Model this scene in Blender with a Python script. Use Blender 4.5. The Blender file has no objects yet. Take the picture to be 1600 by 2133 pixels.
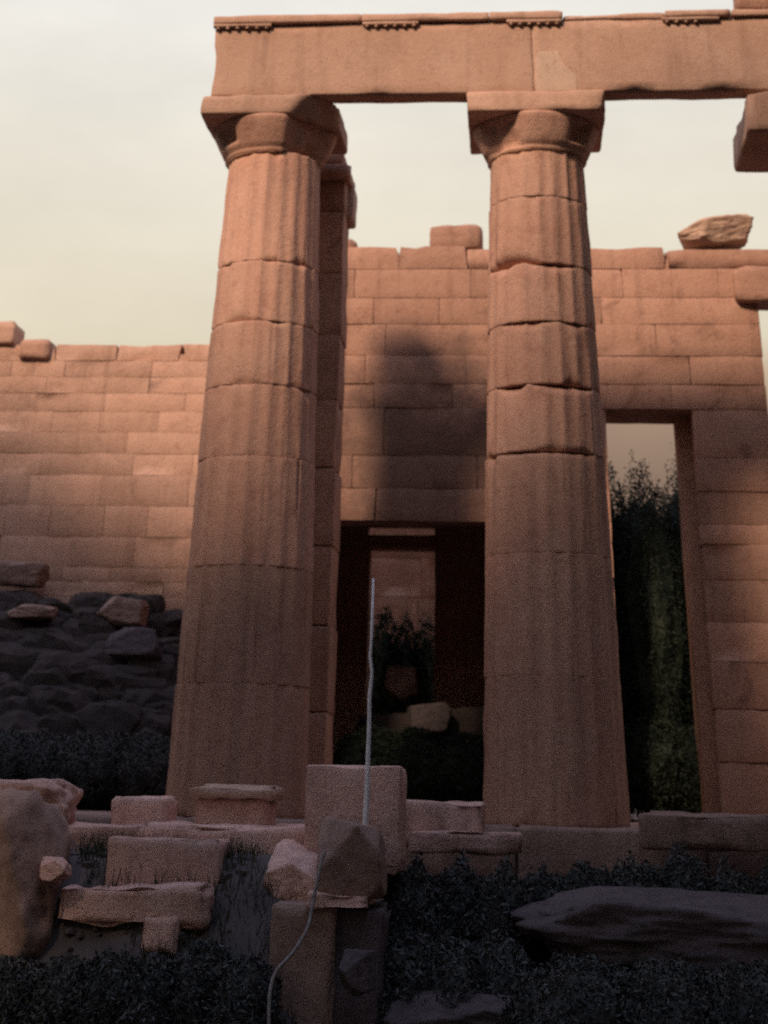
import bpy, bmesh, math, random
from mathutils import Vector, Matrix, noise

# ------------------------------------------------------------------ camera
SC = bpy.context.scene
C0 = SC.collection
CAM = Vector((2.4521, -14.9899, 0.2485))
YAW, PITCH, ROLL, FPX = -0.0943, 0.5374, 0.0246, 3248.27
PPX, PPY = 800.0, -300.0                       # principal point of the (cropped) print, in photo pixels
fw = Vector((math.sin(YAW) * math.cos(PITCH), math.cos(YAW) * math.cos(PITCH), math.sin(PITCH)))
rt0 = Vector((math.cos(YAW), -math.sin(YAW), 0)); up0 = rt0.cross(fw)
RT = rt0 * math.cos(ROLL) + up0 * math.sin(ROLL)
UP = up0 * math.cos(ROLL) - rt0 * math.sin(ROLL)
cd = bpy.data.cameras.new('camera'); cam = bpy.data.objects.new('camera', cd); C0.objects.link(cam)
cam.matrix_world = Matrix(((RT.x, UP.x, -fw.x, CAM.x), (RT.y, UP.y, -fw.y, CAM.y), (RT.z, UP.z, -fw.z, CAM.z), (0, 0, 0, 1)))
cd.sensor_fit = 'VERTICAL'; cd.sensor_height = 36.0; cd.sensor_width = 27.0
cd.lens = FPX / 2133.0 * 36.0
cd.shift_x = 0.0; cd.shift_y = -(1066.5 - PPY) / 2133.0
cd.clip_start = 0.1; cd.clip_end = 2000
SC.camera = cam
cd.dof.use_dof = True; cd.dof.focus_distance = 7.0; cd.dof.aperture_fstop = 2.6

def at(px, py, Y):
    d = fw + RT * ((px - PPX) / FPX) - UP * ((py - PPY) / FPX)
    return CAM + d * ((Y - CAM.y) / d.y)

# ------------------------------------------------------------------ light
SUN_EL, SUN_AZ = math.radians(36), math.radians(27)      # from behind the camera, to its left
sd = bpy.data.lights.new('sun', 'SUN'); sun = bpy.data.objects.new('sun', sd); C0.objects.link(sun)
sd.energy = 4.1; sd.angle = math.radians(9); sd.color = (1.0, 0.72, 0.50)
to_sun = Vector((-math.sin(SUN_AZ) * math.cos(SUN_EL), -math.cos(SUN_AZ) * math.cos(SUN_EL), math.sin(SUN_EL)))
sun.rotation_euler = to_sun.to_track_quat('Z', 'Y').to_euler(); sun.location = (-12, -26, 30)

W = bpy.data.worlds.new('World'); SC.world = W; W.use_nodes = True
nt = W.node_tree; nt.nodes.clear()
sky = nt.nodes.new('ShaderNodeTexSky'); sky.sky_type = 'NISHITA'; sky.sun_disc = False
sky.sun_elevation = SUN_EL; sky.sun_rotation = math.atan2(to_sun.x, to_sun.y)
sky.air_density = 1.0; sky.dust_density = 6.0; sky.ozone_density = 1.0
tc = nt.nodes.new('ShaderNodeTexCoord'); sp = nt.nodes.new('ShaderNodeSeparateXYZ')
cl = nt.nodes.new('ShaderNodeTexNoise'); cl.inputs['Scale'].default_value = 2.2; cl.inputs['Detail'].default_value = 4
cm = nt.nodes.new('ShaderNodeMath'); cm.operation = 'MULTIPLY_ADD'; cm.inputs[1].default_value = 0.09; cm.inputs[2].default_value = -0.045
ca = nt.nodes.new('ShaderNodeMath'); ca.operation = 'ADD'
rp = nt.nodes.new('ShaderNodeValToRGB')
el = rp.color_ramp.elements
el[0].position = 0.0; el[0].color = (0.16, 0.09, 0.07, 1)
el[1].position = 1.0; el[1].color = (0.58, 0.66, 1.04, 1)
for p, c in ((0.15, (0.24, 0.145, 0.09, 1)), (0.18, (0.34, 0.22, 0.14, 1)), (0.203, (0.55, 0.40, 0.26, 1)), (0.224, (0.73, 0.64, 0.47, 1)), (0.30, (0.82, 0.745, 0.60, 1)), (0.42, (0.86, 0.825, 0.75, 1)), (0.6, (0.70, 0.72, 0.78, 1))):
    e = el.new(p); e.color = c
bg1 = nt.nodes.new('ShaderNodeBackground'); bg1.inputs[1].default_value = 1.0
bg2 = nt.nodes.new('ShaderNodeBackground'); bg2.inputs[1].default_value = 0.012
ad = nt.nodes.new('ShaderNodeAddShader'); wo = nt.nodes.new('ShaderNodeOutputWorld')
L = nt.links.new
L(tc.outputs['Generated'], sp.inputs[0]); L(tc.outputs['Generated'], cl.inputs['Vector'])
L(cl.outputs['Fac'], cm.inputs[0]); L(sp.outputs['Z'], ca.inputs[0]); L(cm.outputs[0], ca.inputs[1])
hz = nt.nodes.new('ShaderNodeTexNoise'); hz.inputs['Scale'].default_value = 1.0; hz.inputs['Detail'].default_value = 6; hz.inputs['Roughness'].default_value = 0.6
hm = nt.nodes.new('ShaderNodeMapping'); hm.inputs['Scale'].default_value = (4, 4, 9); L(tc.outputs['Generated'], hm.inputs['Vector']); L(hm.outputs[0], hz.inputs['Vector'])
hr = nt.nodes.new('ShaderNodeMapRange'); hr.inputs[1].default_value = 0.3; hr.inputs[2].default_value = 0.7; hr.inputs[3].default_value = 0.90; hr.inputs[4].default_value = 1.07; L(hz.outputs['Fac'], hr.inputs[0]); L(hr.outputs[0], bg1.inputs[1])
L(ca.outputs[0], rp.inputs[0]); L(rp.outputs[0], bg1.inputs[0]); L(sky.outputs[0], bg2.inputs[0])
L(bg1.outputs[0], ad.inputs[0]); L(bg2.outputs[0], ad.inputs[1]); L(ad.outputs[0], wo.inputs[0])

SC.view_settings.view_transform = 'Standard'; SC.view_settings.look = 'None'
SC.view_settings.exposure = 0.0; SC.view_settings.gamma = 1.0; SC.view_settings.use_curve_mapping = False
SC.render.engine = 'CYCLES'
SC.cycles.use_denoising = False        # leaves a little film-like grain
SC.cycles.max_bounces = 5; SC.cycles.diffuse_bounces = 3

# ------------------------------------------------------------------ materials
def stone(name, base, dark, light, stain=0.35, bump=0.5, scale=1.0, rough=0.92, streak=0.3, dark_blotch=None):
    m = bpy.data.materials.new(name); m.use_nodes = True
    n = m.node_tree.nodes; l = m.node_tree.links.new; b = n['Principled BSDF']
    b.inputs['Roughness'].default_value = rough; b.inputs['Specular IOR Level'].default_value = 0.15
    g = n.new('ShaderNodeNewGeometry'); oi = n.new('ShaderNodeObjectInfo')
    def nz(s, d, r=0.6, dist=0.0):
        t = n.new('ShaderNodeTexNoise'); t.inputs['Scale'].default_value = s * scale; t.inputs['Detail'].default_value = d
        t.inputs['Roughness'].default_value = r; t.inputs['Distortion'].default_value = dist; l(g.outputs['Position'], t.inputs['Vector']); return t
    def ramp(src, p0, p1):
        r = n.new('ShaderNodeMapRange'); r.inputs[1].default_value = p0; r.inputs[2].default_value = p1; l(src, r.inputs[0]); return r.outputs[0]
    def mix(f, a, c):
        x = n.new('ShaderNodeMix'); x.data_type = 'RGBA'
        if isinstance(f, float): x.inputs[0].default_value = f
        else: l(f, x.inputs[0])
        for k, v in ((6, a), (7, c)):
            if isinstance(v, tuple): x.inputs[k].default_value = (*v, 1)
            else: l(v, x.inputs[k])
        return x.outputs[2]
    big = nz(1.3, 5, 0.65, 0.6); mid = nz(7.0, 6, 0.7); fine = nz(70.0, 4, 0.7)
    c = mix(ramp(big.outputs[0], 0.40, 0.68), base, light)
    c = mix(ramp(mid.outputs[0], 0.52, 0.76), c, dark)
    st = nz(2.1, 8, 0.7, 1.2)
    sm = n.new('ShaderNodeMath'); sm.operation = 'MULTIPLY'; l(ramp(st.outputs[0], 0.56, 0.72), sm.inputs[0]); sm.inputs[1].default_value = stain
    c = mix(sm.outputs[0], c, tuple(x * 0.35 for x in dark))
    mp = n.new('ShaderNodeMapping'); mp.inputs['Scale'].default_value = (7, 7, 0.55); l(g.outputs['Position'], mp.inputs['Vector'])
    sk = n.new('ShaderNodeTexNoise'); sk.inputs['Scale'].default_value = 1.0; sk.inputs['Detail'].default_value = 5; l(mp.outputs[0], sk.inputs['Vector'])
    s2 = n.new('ShaderNodeMath'); s2.operation = 'MULTIPLY'; l(ramp(sk.outputs[0], 0.52, 0.74), s2.inputs[0]); s2.inputs[1].default_value = streak
    c = mix(s2.outputs[0], c, tuple(x * 0.45 for x in dark))
    vo = n.new('ShaderNodeTexVoronoi'); vo.inputs['Scale'].default_value = 26.0 * scale; l(g.outputs['Position'], vo.inputs['Vector'])
    vd = nz(4.5, 3, 0.6); pm = n.new('ShaderNodeMath'); pm.operation = 'MULTIPLY'; l(ramp(vo.outputs['Distance'], 0.30, 0.10), pm.inputs[0]); l(ramp(vd.outputs[0], 0.48, 0.62), pm.inputs[1])
    p2 = n.new('ShaderNodeMath'); p2.operation = 'MULTIPLY'; l(pm.outputs[0], p2.inputs[0]); p2.inputs[1].default_value = 0.4
    c = mix(p2.outputs[0], c, tuple(x * 0.35 for x in dark))
    li = nz(3.4, 9, 0.75, 0.4); l2 = n.new('ShaderNodeMath'); l2.operation = 'MULTIPLY'; l(ramp(li.outputs[0], 0.60, 0.70), l2.inputs[0]); l2.inputs[1].default_value = 0.45
    c = mix(l2.outputs[0], c, tuple(min(0.7, x * 1.22 + 0.02) for x in light))
    if dark_blotch:  # ragged darker blotch blended in around one point
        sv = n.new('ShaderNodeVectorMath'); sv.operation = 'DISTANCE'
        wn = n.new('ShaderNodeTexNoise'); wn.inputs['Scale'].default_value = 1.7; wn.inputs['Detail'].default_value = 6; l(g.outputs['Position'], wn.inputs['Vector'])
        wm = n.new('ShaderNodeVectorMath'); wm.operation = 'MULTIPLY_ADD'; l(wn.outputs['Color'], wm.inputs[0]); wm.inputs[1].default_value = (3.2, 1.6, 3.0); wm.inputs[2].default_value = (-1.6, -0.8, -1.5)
        wa = n.new('ShaderNodeVectorMath'); l(g.outputs['Position'], wa.inputs[0]); l(wm.outputs[0], wa.inputs[1]); l(wa.outputs[0], sv.inputs[0]); sv.inputs[1].default_value = dark_blotch
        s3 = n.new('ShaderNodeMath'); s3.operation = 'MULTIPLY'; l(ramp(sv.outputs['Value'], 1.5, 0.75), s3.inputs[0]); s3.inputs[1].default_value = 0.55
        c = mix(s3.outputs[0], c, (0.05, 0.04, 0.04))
    hs = n.new('ShaderNodeHueSaturation'); l(c, hs.inputs['Color'])
    r1 = n.new('ShaderNodeMapRange'); r1.inputs[3].default_value = 0.86; r1.inputs[4].default_value = 1.13; l(oi.outputs['Random'], r1.inputs[0])
    mf = n.new('ShaderNodeMath'); mf.operation = 'MULTIPLY'; l(r1.outputs[0], mf.inputs[0])
    r2 = n.new('ShaderNodeMapRange'); r2.inputs[1].default_value = 0.3; r2.inputs[2].default_value = 0.7; r2.inputs[3].default_value = 0.88; r2.inputs[4].default_value = 1.1
    l(fine.outputs[0], r2.inputs[0]); l(r2.outputs[0], mf.inputs[1]); l(mf.outputs[0], hs.inputs['Value'])
    l(hs.outputs[0], b.inputs['Base Color'])
    ms = nz(22.0, 6, 0.75)
    bp = n.new('ShaderNodeBump'); bp.inputs['Strength'].default_value = bump; bp.inputs['Distance'].default_value = 0.03
    ad_ = n.new('ShaderNodeMath'); ad_.operation = 'MULTIPLY_ADD'; l(pm.outputs[0], ad_.inputs[0]); ad_.inputs[1].default_value = -0.35; l(ms.outputs[0], ad_.inputs[2])
    l(ad_.outputs[0], bp.inputs['Height']); l(bp.outputs[0], b.inputs['Normal'])
    return m
def plain(name, c1, c2, s=8.0, rough=0.9, bump=0.0):
    m = bpy.data.materials.new(name); m.use_nodes = True
    n = m.node_tree.nodes; l = m.node_tree.links.new; b = n['Principled BSDF']; b.inputs['Roughness'].default_value = rough
    b.inputs['Specular IOR Level'].default_value = 0.2
    g = n.new('ShaderNodeNewGeometry'); t = n.new('ShaderNodeTexNoise'); t.inputs['Scale'].default_value = s; t.inputs['Detail'].default_value = 5
    l(g.outputs['Position'], t.inputs['Vector'])
    x = n.new('ShaderNodeMix'); x.data_type = 'RGBA'; x.inputs[6].default_value = (*c1, 1); x.inputs[7].default_value = (*c2, 1)
    r = n.new('ShaderNodeMapRange'); r.inputs[1].default_value = 0.35; r.inputs[2].default_value = 0.65; l(t.outputs[0], r.inputs[0]); l(r.outputs[0], x.inputs[0])
    l(x.outputs[2], b.inputs['Base Color'])
    if bump:
        bp = n.new('ShaderNodeBump'); bp.inputs['Strength'].default_value = bump; bp.inputs['Distance'].default_value = 0.05; l(t.outputs[0], bp.inputs['Height']); l(bp.outputs[0], b.inputs['Normal'])
    return m
M_COL = stone('weathered_limestone', (0.50, 0.285, 0.215), (0.39, 0.205, 0.155), (0.54, 0.335, 0.258), 0.30, 0.45, streak=0.38)
M_ARC = stone('beam_limestone', (0.49, 0.305, 0.23), (0.41, 0.24, 0.18), (0.55, 0.36, 0.28), 0.22, 0.35)
M_WALL = stone('ashlar_limestone', (0.42, 0.24, 0.178), (0.31, 0.165, 0.12), (0.47, 0.28, 0.21), 0.6, 0.5, dark_blotch=(1.35, 3.0, 3.2))
M_LWALL = stone('pale_ashlar_limestone', (0.50, 0.305, 0.23), (0.40, 0.225, 0.17), (0.55, 0.345, 0.265), 0.4, 0.5)
M_PALE = stone('pale_limestone', (0.54, 0.37, 0.285), (0.45, 0.285, 0.21), (0.59, 0.42, 0.335), 0.25, 0.5)
M_PATCH = stone('repair_mortar', (0.52, 0.365, 0.285), (0.46, 0.31, 0.235), (0.56, 0.405, 0.325), 0.15, 0.3)
M_RUB = stone('rubble_limestone', (0.66, 0.42, 0.36), (0.50, 0.30, 0.25), (0.70, 0.47, 0.41), 0.45, 0.6)
M_DIM = stone('dim_limestone', (0.11, 0.09, 0.10), (0.07, 0.055, 0.06), (0.14, 0.115, 0.125), 0.6, 0.6)  # limestone with a very low base colour
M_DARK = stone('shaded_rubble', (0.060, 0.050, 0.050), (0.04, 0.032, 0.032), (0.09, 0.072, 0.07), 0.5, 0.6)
M_STEP = stone('step_limestone', (0.30, 0.20, 0.17), (0.2, 0.13, 0.11), (0.36, 0.25, 0.21), 0.5, 0.5)
M_SOIL = plain('dark_soil', (0.08, 0.072, 0.074), (0.12, 0.10, 0.10), 3.0, 0.95, 0.6)
M_LEAF = plain('evergreen_leaf', (0.020, 0.030, 0.021), (0.036, 0.050, 0.033), 5.0, 0.7)
M_LEAFN = plain('low_shrub_leaf', (0.050, 0.056, 0.056), (0.085, 0.088, 0.088), 5.0, 0.7)
M_LEAF2 = plain('dry_leaf', (0.06, 0.06, 0.035), (0.035, 0.045, 0.028), 5.0, 0.75)
M_BARK = plain('bark', (0.06, 0.045, 0.035), (0.10, 0.075, 0.06), 12.0, 0.9, 0.5)
M_POLE = plain('white_paint', (0.88, 0.87, 0.88), (0.74, 0.73, 0.75), 20.0, 0.5)
M_CABLE = plain('pale_rope_fibre', (0.30, 0.27, 0.26), (0.20, 0.18, 0.18), 40.0, 0.8)

# ------------------------------------------------------------------ builders
def link(name, me, mat, parent=None, smooth=True):
    if mat is not None and not me.materials: me.materials.append(mat)
    if smooth and me.polygons and not me.polygons[0].use_smooth:
        me.polygons.foreach_set('use_smooth', [True] * len(me.polygons))
    o = bpy.data.objects.new(name, me); C0.objects.link(o)
    if parent is not None: o.parent = parent
    return o
def pyd(name, v, f):
    me = bpy.data.meshes.new(name); me.from_pydata(v, [], f); me.update(); return me
def tag(o, label, cat, group=None, kind='thing'):
    o['label'] = label; o['category'] = cat
    if group: o['group'] = group
    if kind: o['kind'] = kind
    return o
def empty(name, loc=(0, 0, 0)):
    o = bpy.data.objects.new(name, None); C0.objects.link(o); o.location = loc; o.empty_display_size = 0.2; return o
def setting(o, kind='structure'):
    o['kind'] = kind; return o
def nz3(p, s, seed):
    return noise.noise(Vector((p[0] * s + seed * 7.31, p[1] * s - seed * 3.17, p[2] * s + seed * 1.93)))

def block_mesh(lo, hi, seed=0, rnd=0.02, rough=0.012, res=0.22, chip=0.0, nmax=9, shape=None):
    """a hewn block between two corners: rounded edges, uneven faces, chipped corners"""
    lo = Vector(lo); hi = Vector(hi); s = hi - lo
    n = [max(2, min(nmax, int(round(s[i] / res)) + 2)) for i in range(3)]
    def coords(i):
        k = n[i]; a = [0.0, min(0.12, rnd * 1.2 / s[i])]
        mid = [j / (k - 1) for j in range(1, k - 1)]
        a += [x for x in mid if rnd * 2.2 / s[i] < x < 1 - rnd * 2.2 / s[i]] + [1 - a[1], 1.0]
        return a
    cs = [coords(i) for i in range(3)]
    idx = {}; V = []; F = []
    def vid(i, j, k):
        if (i, j, k) not in idx:
            idx[(i, j, k)] = len(V); V.append(Vector((cs[0][i], cs[1][j], cs[2][k])))
        return idx[(i, j, k)]
    N = [len(c) for c in cs]
    for i in range(N[0] - 1):
        for j in range(N[1] - 1):
            F.append((vid(i, j, 0), vid(i, j + 1, 0), vid(i + 1, j + 1, 0), vid(i + 1, j, 0)))
            k = N[2] - 1; F.append((vid(i, j, k), vid(i + 1, j, k), vid(i + 1, j + 1, k), vid(i, j + 1, k)))
    for i in range(N[0] - 1):
        for k in range(N[2] - 1):
            F.append((vid(i, 0, k), vid(i + 1, 0, k), vid(i + 1, 0, k + 1), vid(i, 0, k + 1)))
            j = N[1] - 1; F.append((vid(i, j, k), vid(i, j, k + 1), vid(i + 1, j, k + 1), vid(i + 1, j, k)))
    for j in range(N[1] - 1):
        for k in range(N[2] - 1):
            F.append((vid(0, j, k), vid(0, j, k + 1), vid(0, j + 1, k + 1), vid(0, j + 1, k)))
            i = N[0] - 1; F.append((vid(i, j, k), vid(i, j + 1, k), vid(i, j + 1, k + 1), vid(i, j, k + 1)))
    out = []
    for v in V:
        p = Vector([lo[i] + v[i] * s[i] for i in range(3)])
        c = Vector([min(max(p[i], lo[i] + rnd), hi[i] - rnd) for i in range(3)])
        d = p - c
        if d.length > 1e-6:
            nrm = d.normalized(); p = c + nrm * rnd
        else: nrm = Vector((0, 0, 0))
        k = nz3(p, 2.3, seed) * rough + nz3(p, 7.0, seed + 3) * rough * 0.6
        p = p + nrm * min(k, rough * 0.5)
        if chip:
            e = sum(1 for i in range(3) if v[i] < 0.02 or v[i] > 0.98)
            if e >= 2:
                q = max(0.0, nz3(p, 3.1, seed + 11) + 0.05) * chip * (1.5 if e == 3 else 1.0)
                p = p + ((lo + hi) / 2 - p).normalized() * q
        if shape: p = shape(p, v)
        out.append(p)
    return pyd('stone', out, F)

def boulder_mesh(c, r, seed=0, pw=2.6, amp=0.18, sub=4, fs=1.0):
    bm = bmesh.new(); bmesh.ops.create_icosphere(bm, subdivisions=sub, radius=1.0)
    for v in bm.verts:
        n = v.co.normalized()
        k = (abs(n.x) ** pw + abs(n.y) ** pw + abs(n.z) ** pw) ** (-1.0 / pw)
        q = n * k
        d = 1 + amp * nz3(q, 1.3 * fs, seed) + amp * 0.5 * nz3(q, 3.1 * fs, seed + 5) + amp * 0.22 * nz3(q, 8.0 * fs, seed + 9)
        v.co = Vector((c[0] + q.x * r[0] * d, c[1] + q.y * r[1] * d, c[2] + q.z * r[2] * d))
    me = bpy.data.meshes.new('boulder'); bm.to_mesh(me); bm.free(); return me

def rock_mesh(c, r, seed=0, amp=0.05, sub=5, planes=11, top=1.0):
    R = random.Random(seed * 13 + 5); P = [(Vector(n).normalized(), d) for n, d in (((1, 0, 0), 1), ((-1, 0, 0), 1), ((0, 1, 0), 1), ((0, -1, 0), 1), ((0, 0, 1), top), ((0, 0, -1), 1))]
    P = [((n + Vector((R.gauss(0, .13), R.gauss(0, .13), R.gauss(0, .13)))).normalized(), d * R.uniform(0.92, 1.04)) for n, d in P]
    for _ in range(planes):
        n = Vector((R.gauss(0, 1), R.gauss(0, 1), R.gauss(0, 1))).normalized(); P.append((n, R.uniform(1.0, 1.28)))
    bm = bmesh.new(); bmesh.ops.create_icosphere(bm, subdivisions=sub, radius=1.0)
    for v in bm.verts:
        n = v.co.normalized(); k = min(d / n.dot(m) for m, d in P if n.dot(m) > 0.05)
        q = n * min(k, 1.55)
        q = q * (1 + amp * nz3(q, 2.2, seed) + amp * 0.6 * nz3(q, 5.5, seed + 3) + amp * 0.35 * nz3(q, 13.0, seed + 6))
        v.co = Vector((c[0] + q.x * r[0], c[1] + q.y * r[1], c[2] + q.z * r[2]))
    me = bpy.data.meshes.new('rock'); bm.to_mesh(me); bm.free(); return me

def tube_mesh(pts, rads, seg=10):
    V = []; F = []
    for i, p in enumerate(pts):
        a = Vector(pts[max(0, i - 1)]); b = Vector(pts[min(len(pts) - 1, i + 1)]); t = (b - a).normalized()
        x = t.cross(Vector((0.3, 1, 0.1))).normalized(); y = t.cross(x)
        for k in range(seg):
            w = 2 * math.pi * k / seg; V.append(Vector(p) + (x * math.cos(w) + y * math.sin(w)) * rads[i])
    for i in range(len(pts) - 1):
        for k in range(seg):
            F.append((i * seg + k, i * seg + (k + 1) % seg, (i + 1) * seg + (k + 1) % seg, (i + 1) * seg + k))
    F.append(tuple(range(seg))[::-1]); F.append(tuple(range((len(pts) - 1) * seg, len(pts) * seg)))
    return pyd('tube', V, F)

def crown_mesh(ells, n, size, seed, core=0.62):
    """foliage: leaf faces spread through a union of ellipsoids over a dark inner mass of twigs"""
    R = random.Random(seed); V = []; F = []
    vol = [e[3] * e[4] * e[5] for e in ells]; tot = sum(vol)
    for e, w in zip(ells, vol):
        for _ in range(int(n * w / tot)):
            while True:
                d = Vector((R.uniform(-1, 1), R.uniform(-1, 1), R.uniform(-1, 1)))
                if 0.3 < d.length < 1: break
            d = d.normalized() * (0.55 + 0.45 * d.length ** 0.5) * (1 + 0.22 * nz3(d, 3.0, seed) + 0.12 * nz3(d, 8.0, seed))
            c = Vector((e[0] + d.x * e[3], e[1] + d.y * e[4], e[2] + d.z * e[5]))
            a = Vector((R.gauss(0, 1), R.gauss(0, 1), R.gauss(0, 1))).normalized()
            b = a.orthogonal().normalized(); b.rotate(Matrix.Rotation(R.uniform(0, 6.3), 3, a)); cc = a.cross(b)
            s = size * R.uniform(0.6, 1.4); k = len(V)
            V += [c - b * s, c + cc * s * 0.35, c + b * s, c - cc * s * 0.35]; F.append((k, k + 1, k + 2, k + 3))
        if core:
            bm = bmesh.new(); bmesh.ops.create_icosphere(bm, subdivisions=3, radius=1.0); k = len(V)
            for v in bm.verts:
                q = v.co * core * (1 + 0.35 * nz3(v.co, 2.6, seed + 2)); V.append(Vector((e[0] + q.x * e[3], e[1] + q.y * e[4], e[2] + q.z * e[5])))
            for f in bm.faces: F.append(tuple(k + v.index for v in f.verts))
            bm.free()
    return pyd('foliage', V, F)

def plant(name, label, cat, base, ells, n, size, seed, group=None, mat=None, trunk=True):
    e = empty(name, base); tag(e, label, cat, group)
    o = link('crown', crown_mesh(ells, n, size, seed, 0.82), mat or M_LEAF, e, smooth=False)
    if trunk:
        top = max(x[2] for x in ells); r = 0.02 + 0.012 * top
        R = random.Random(seed); pts = [(0, 0, -0.05)]; 
        for k in range(1, 5): pts.append((R.uniform(-1, 1) * 0.04 * k, R.uniform(-1, 1) * 0.04 * k, top * k / 4.2))
        link('trunk', tube_mesh(pts, [r * (1.4 - 0.25 * k) for k in range(5)], 8), M_BARK, e)
    return e

# ------------------------------------------------------------------ the ground
GZ = -1.22
def ground():
    V = []; F = []; xs = [-900, -300, -100, -40, -20] + [-12 + i * 0.75 for i in range(37)] + [22, 40, 100, 300, 900]
    ys = [-900, -300, -100, -50] + [-30 + i * 0.75 for i in range(75)] + [40, 100, 300, 900]
    for y in ys:
        for x in xs:
            h = 0.10 * noise.noise(Vector((x * 0.35, y * 0.35, 0))) + 0.05 * noise.noise(Vector((x * 1.1, y * 1.1, 3)))
            if y > -1.2 and -16 < x < 20 and y < 16: h = -0.1
            V.append((x, y, GZ + h))
    n = len(xs)
    for j in range(len(ys) - 1):
        for i in range(n - 1): F.append((j * n + i, j * n + i + 1, (j + 1) * n + i + 1, (j + 1) * n + i))
    setting(link('ground', pyd('ground', V, F), M_SOIL))
ground()
# temple platform floor and its steps
setting(link('floor', block_mesh((-7.5, -0.72, -1.3), (10.5, 13.5, -0.012), 5, 0.01, 0.0, 2.0), M_STEP))
steps = empty('temple_steps', (2.5, -1.0, GZ)); tag(steps, 'dark stone steps of the temple platform below the columns', 'steps')
R = random.Random(4)
for k, (zt, yf, yb) in enumerate(((0.0, -0.86, -0.3), (-0.36, -1.22, -0.72), (-0.72, -1.58, -0.72))):
    x = -6.5 + R.uniform(0, 1)
    while x < 9.5:
        w = R.uniform(1.0, 1.6)
        if k == 0: lo, hi = (x + .004, yf, -0.356), (x + w - .004, yb, 0.0 + R.uniform(-.006, .004))
        else: lo, hi = (x + .004, yf + R.uniform(-.02, .02), zt - 0.5), (x + w - .004, yb, zt + R.uniform(-.02, .0))
        o = link('step_block', block_mesh(lo, hi, R.random() * 50, 0.025, 0.015, 0.2, 0.08), M_STEP, steps)
        o.matrix_parent_inverse = Matrix.Translation(-steps.location); x += w

# ------------------------------------------------------------------ columns
def drum_mesh(z0, z1, rfun, seed, flute=0.055, chip0=0.02, chip1=0.02, off=(0, 0), bites=()):
    NF, SEG = 20, 10; NA = NF * SEG; h = z1 - z0
    zs = [0, 0.006, 0.015, 0.03, 0.06, 0.11]
    nm = max(3, int((h - 0.22) / 0.09)); zs += [0.11 + (h - 0.22) * i / nm for i in range(1, nm)] + [h - 0.11, h - 0.06, h - 0.03, h - 0.015, h - 0.006, h]
    V = []; F = []
    for t in zs:
        z = z0 + t; R0 = rfun(z)
        for a in range(NA):
            w = 2 * math.pi * a / NA; u = (a % SEG) / SEG
            fl = math.sin(math.pi * u) ** 0.9 * flute
            wear = max(0.0, nz3((math.cos(w) * 2, math.sin(w) * 2, z * 1.4), 0.9, seed) + 0.15)
            fl *= 1 - min(0.5, wear * 0.45)
            arris = (1 - math.sin(math.pi * u)) ** 4 * 0.03 * max(0.0, 0.25 + wear * 1.6 + 0.8 * nz3((math.cos(w) * 5, math.sin(w) * 5, z * 3.5), 1.0, seed + 8))
            r = R0 * (1 - fl - arris)
            r += 0.004 * nz3((math.cos(w) * 3, math.sin(w) * 3, z * 3), 1.0, seed + 2) + 0.004 * nz3((math.cos(w) * 9, math.sin(w) * 9, z * 9), 1.0, seed + 4)
            for te, ch, sd in ((t, chip0, 21), (h - t, chip1, 43)):
                if te < 0.15:
                    g = max(0.0, nz3((math.cos(w) * 1.9, math.sin(w) * 1.9, 0), 1.0, seed + sd) - 0.02)
                    r -= (min(0.004, ch * 0.2) + ch * g * 2.0) * max(0, 1 - te / (0.012 + 0.11 * g)) ** 1.2
            for (bw, bz, dw, dz, dep) in bites:
                dd = ((math.atan2(math.sin(w - bw), math.cos(w - bw))) / dw) ** 2 + ((z - bz) / dz) ** 2
                if dd < 1: r -= dep * (1 - dd) ** 0.5
            V.append((off[0] + r * math.cos(w), off[1] + r * math.sin(w), z))
    nz_ = len(zs)
    for i in range(nz_ - 1):
        for a in range(NA): F.append((i * NA + a, i * NA + (a + 1) % NA, (i + 1) * NA + (a + 1) % NA, (i + 1) * NA + a))
    F.append(tuple(range(NA))[::-1]); F.append(tuple(range((nz_ - 1) * NA, nz_ * NA)))
    return pyd('drum', V, F)
HN = 5.60
def rcol(z):
    t = max(0, min(1, z / 5.8)); return 0.6 + (0.462 - 0.6) * t + 0.012 * math.sin(math.pi * t)
def echinus_mesh(z0, z1, rt, seed, bites):
    NA, NZ = 96, 16; V = []; F = []
    for i in range(NZ + 1):
        t = i / NZ; z = z0 + (z1 - z0) * t
        b = rcol(z0) + 0.015
        R0 = b + (rt - b) * (t ** 0.85 if t < 0.9 else 0.9 ** 0.85 + 0.02 * math.sin((t - .9) * 15))
        if t < 0.16: R0 = b + 0.012 * (1 if int(t * 50) % 2 == 0 else 0)          # annulets
        for a in range(NA):
            w = 2 * math.pi * a / NA; r = R0 + 0.014 * nz3((math.cos(w) * 2, math.sin(w) * 2, z * 4), 1.1, seed)
            for (bw, bt, dw, dt, dep) in bites:
                q = math.atan2(math.sin(w - bw), math.cos(w - bw)) / dw; s = (t - bt) / dt
                dd = max(abs(q), abs(s))
                if dd < 1: r -= dep * min(1.0, (1 - dd) * 2.0) * (0.85 + 0.3 * nz3((q, s, 0), 2.0, seed))
            r = max(r, rcol(z0) - 0.16)
            V.append((r * math.cos(w), r * math.sin(w), z))
    for i in range(NZ):
        for a in range(NA): F.append((i * NA + a, i * NA + (a + 1) % NA, (i + 1) * NA + (a + 1) % NA, (i + 1) * NA + a))
    F.append(tuple(range(NA))[::-1]); F.append(tuple(range(NZ * NA, (NZ + 1) * NA)))
    return pyd('echinus', V, F)
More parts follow.
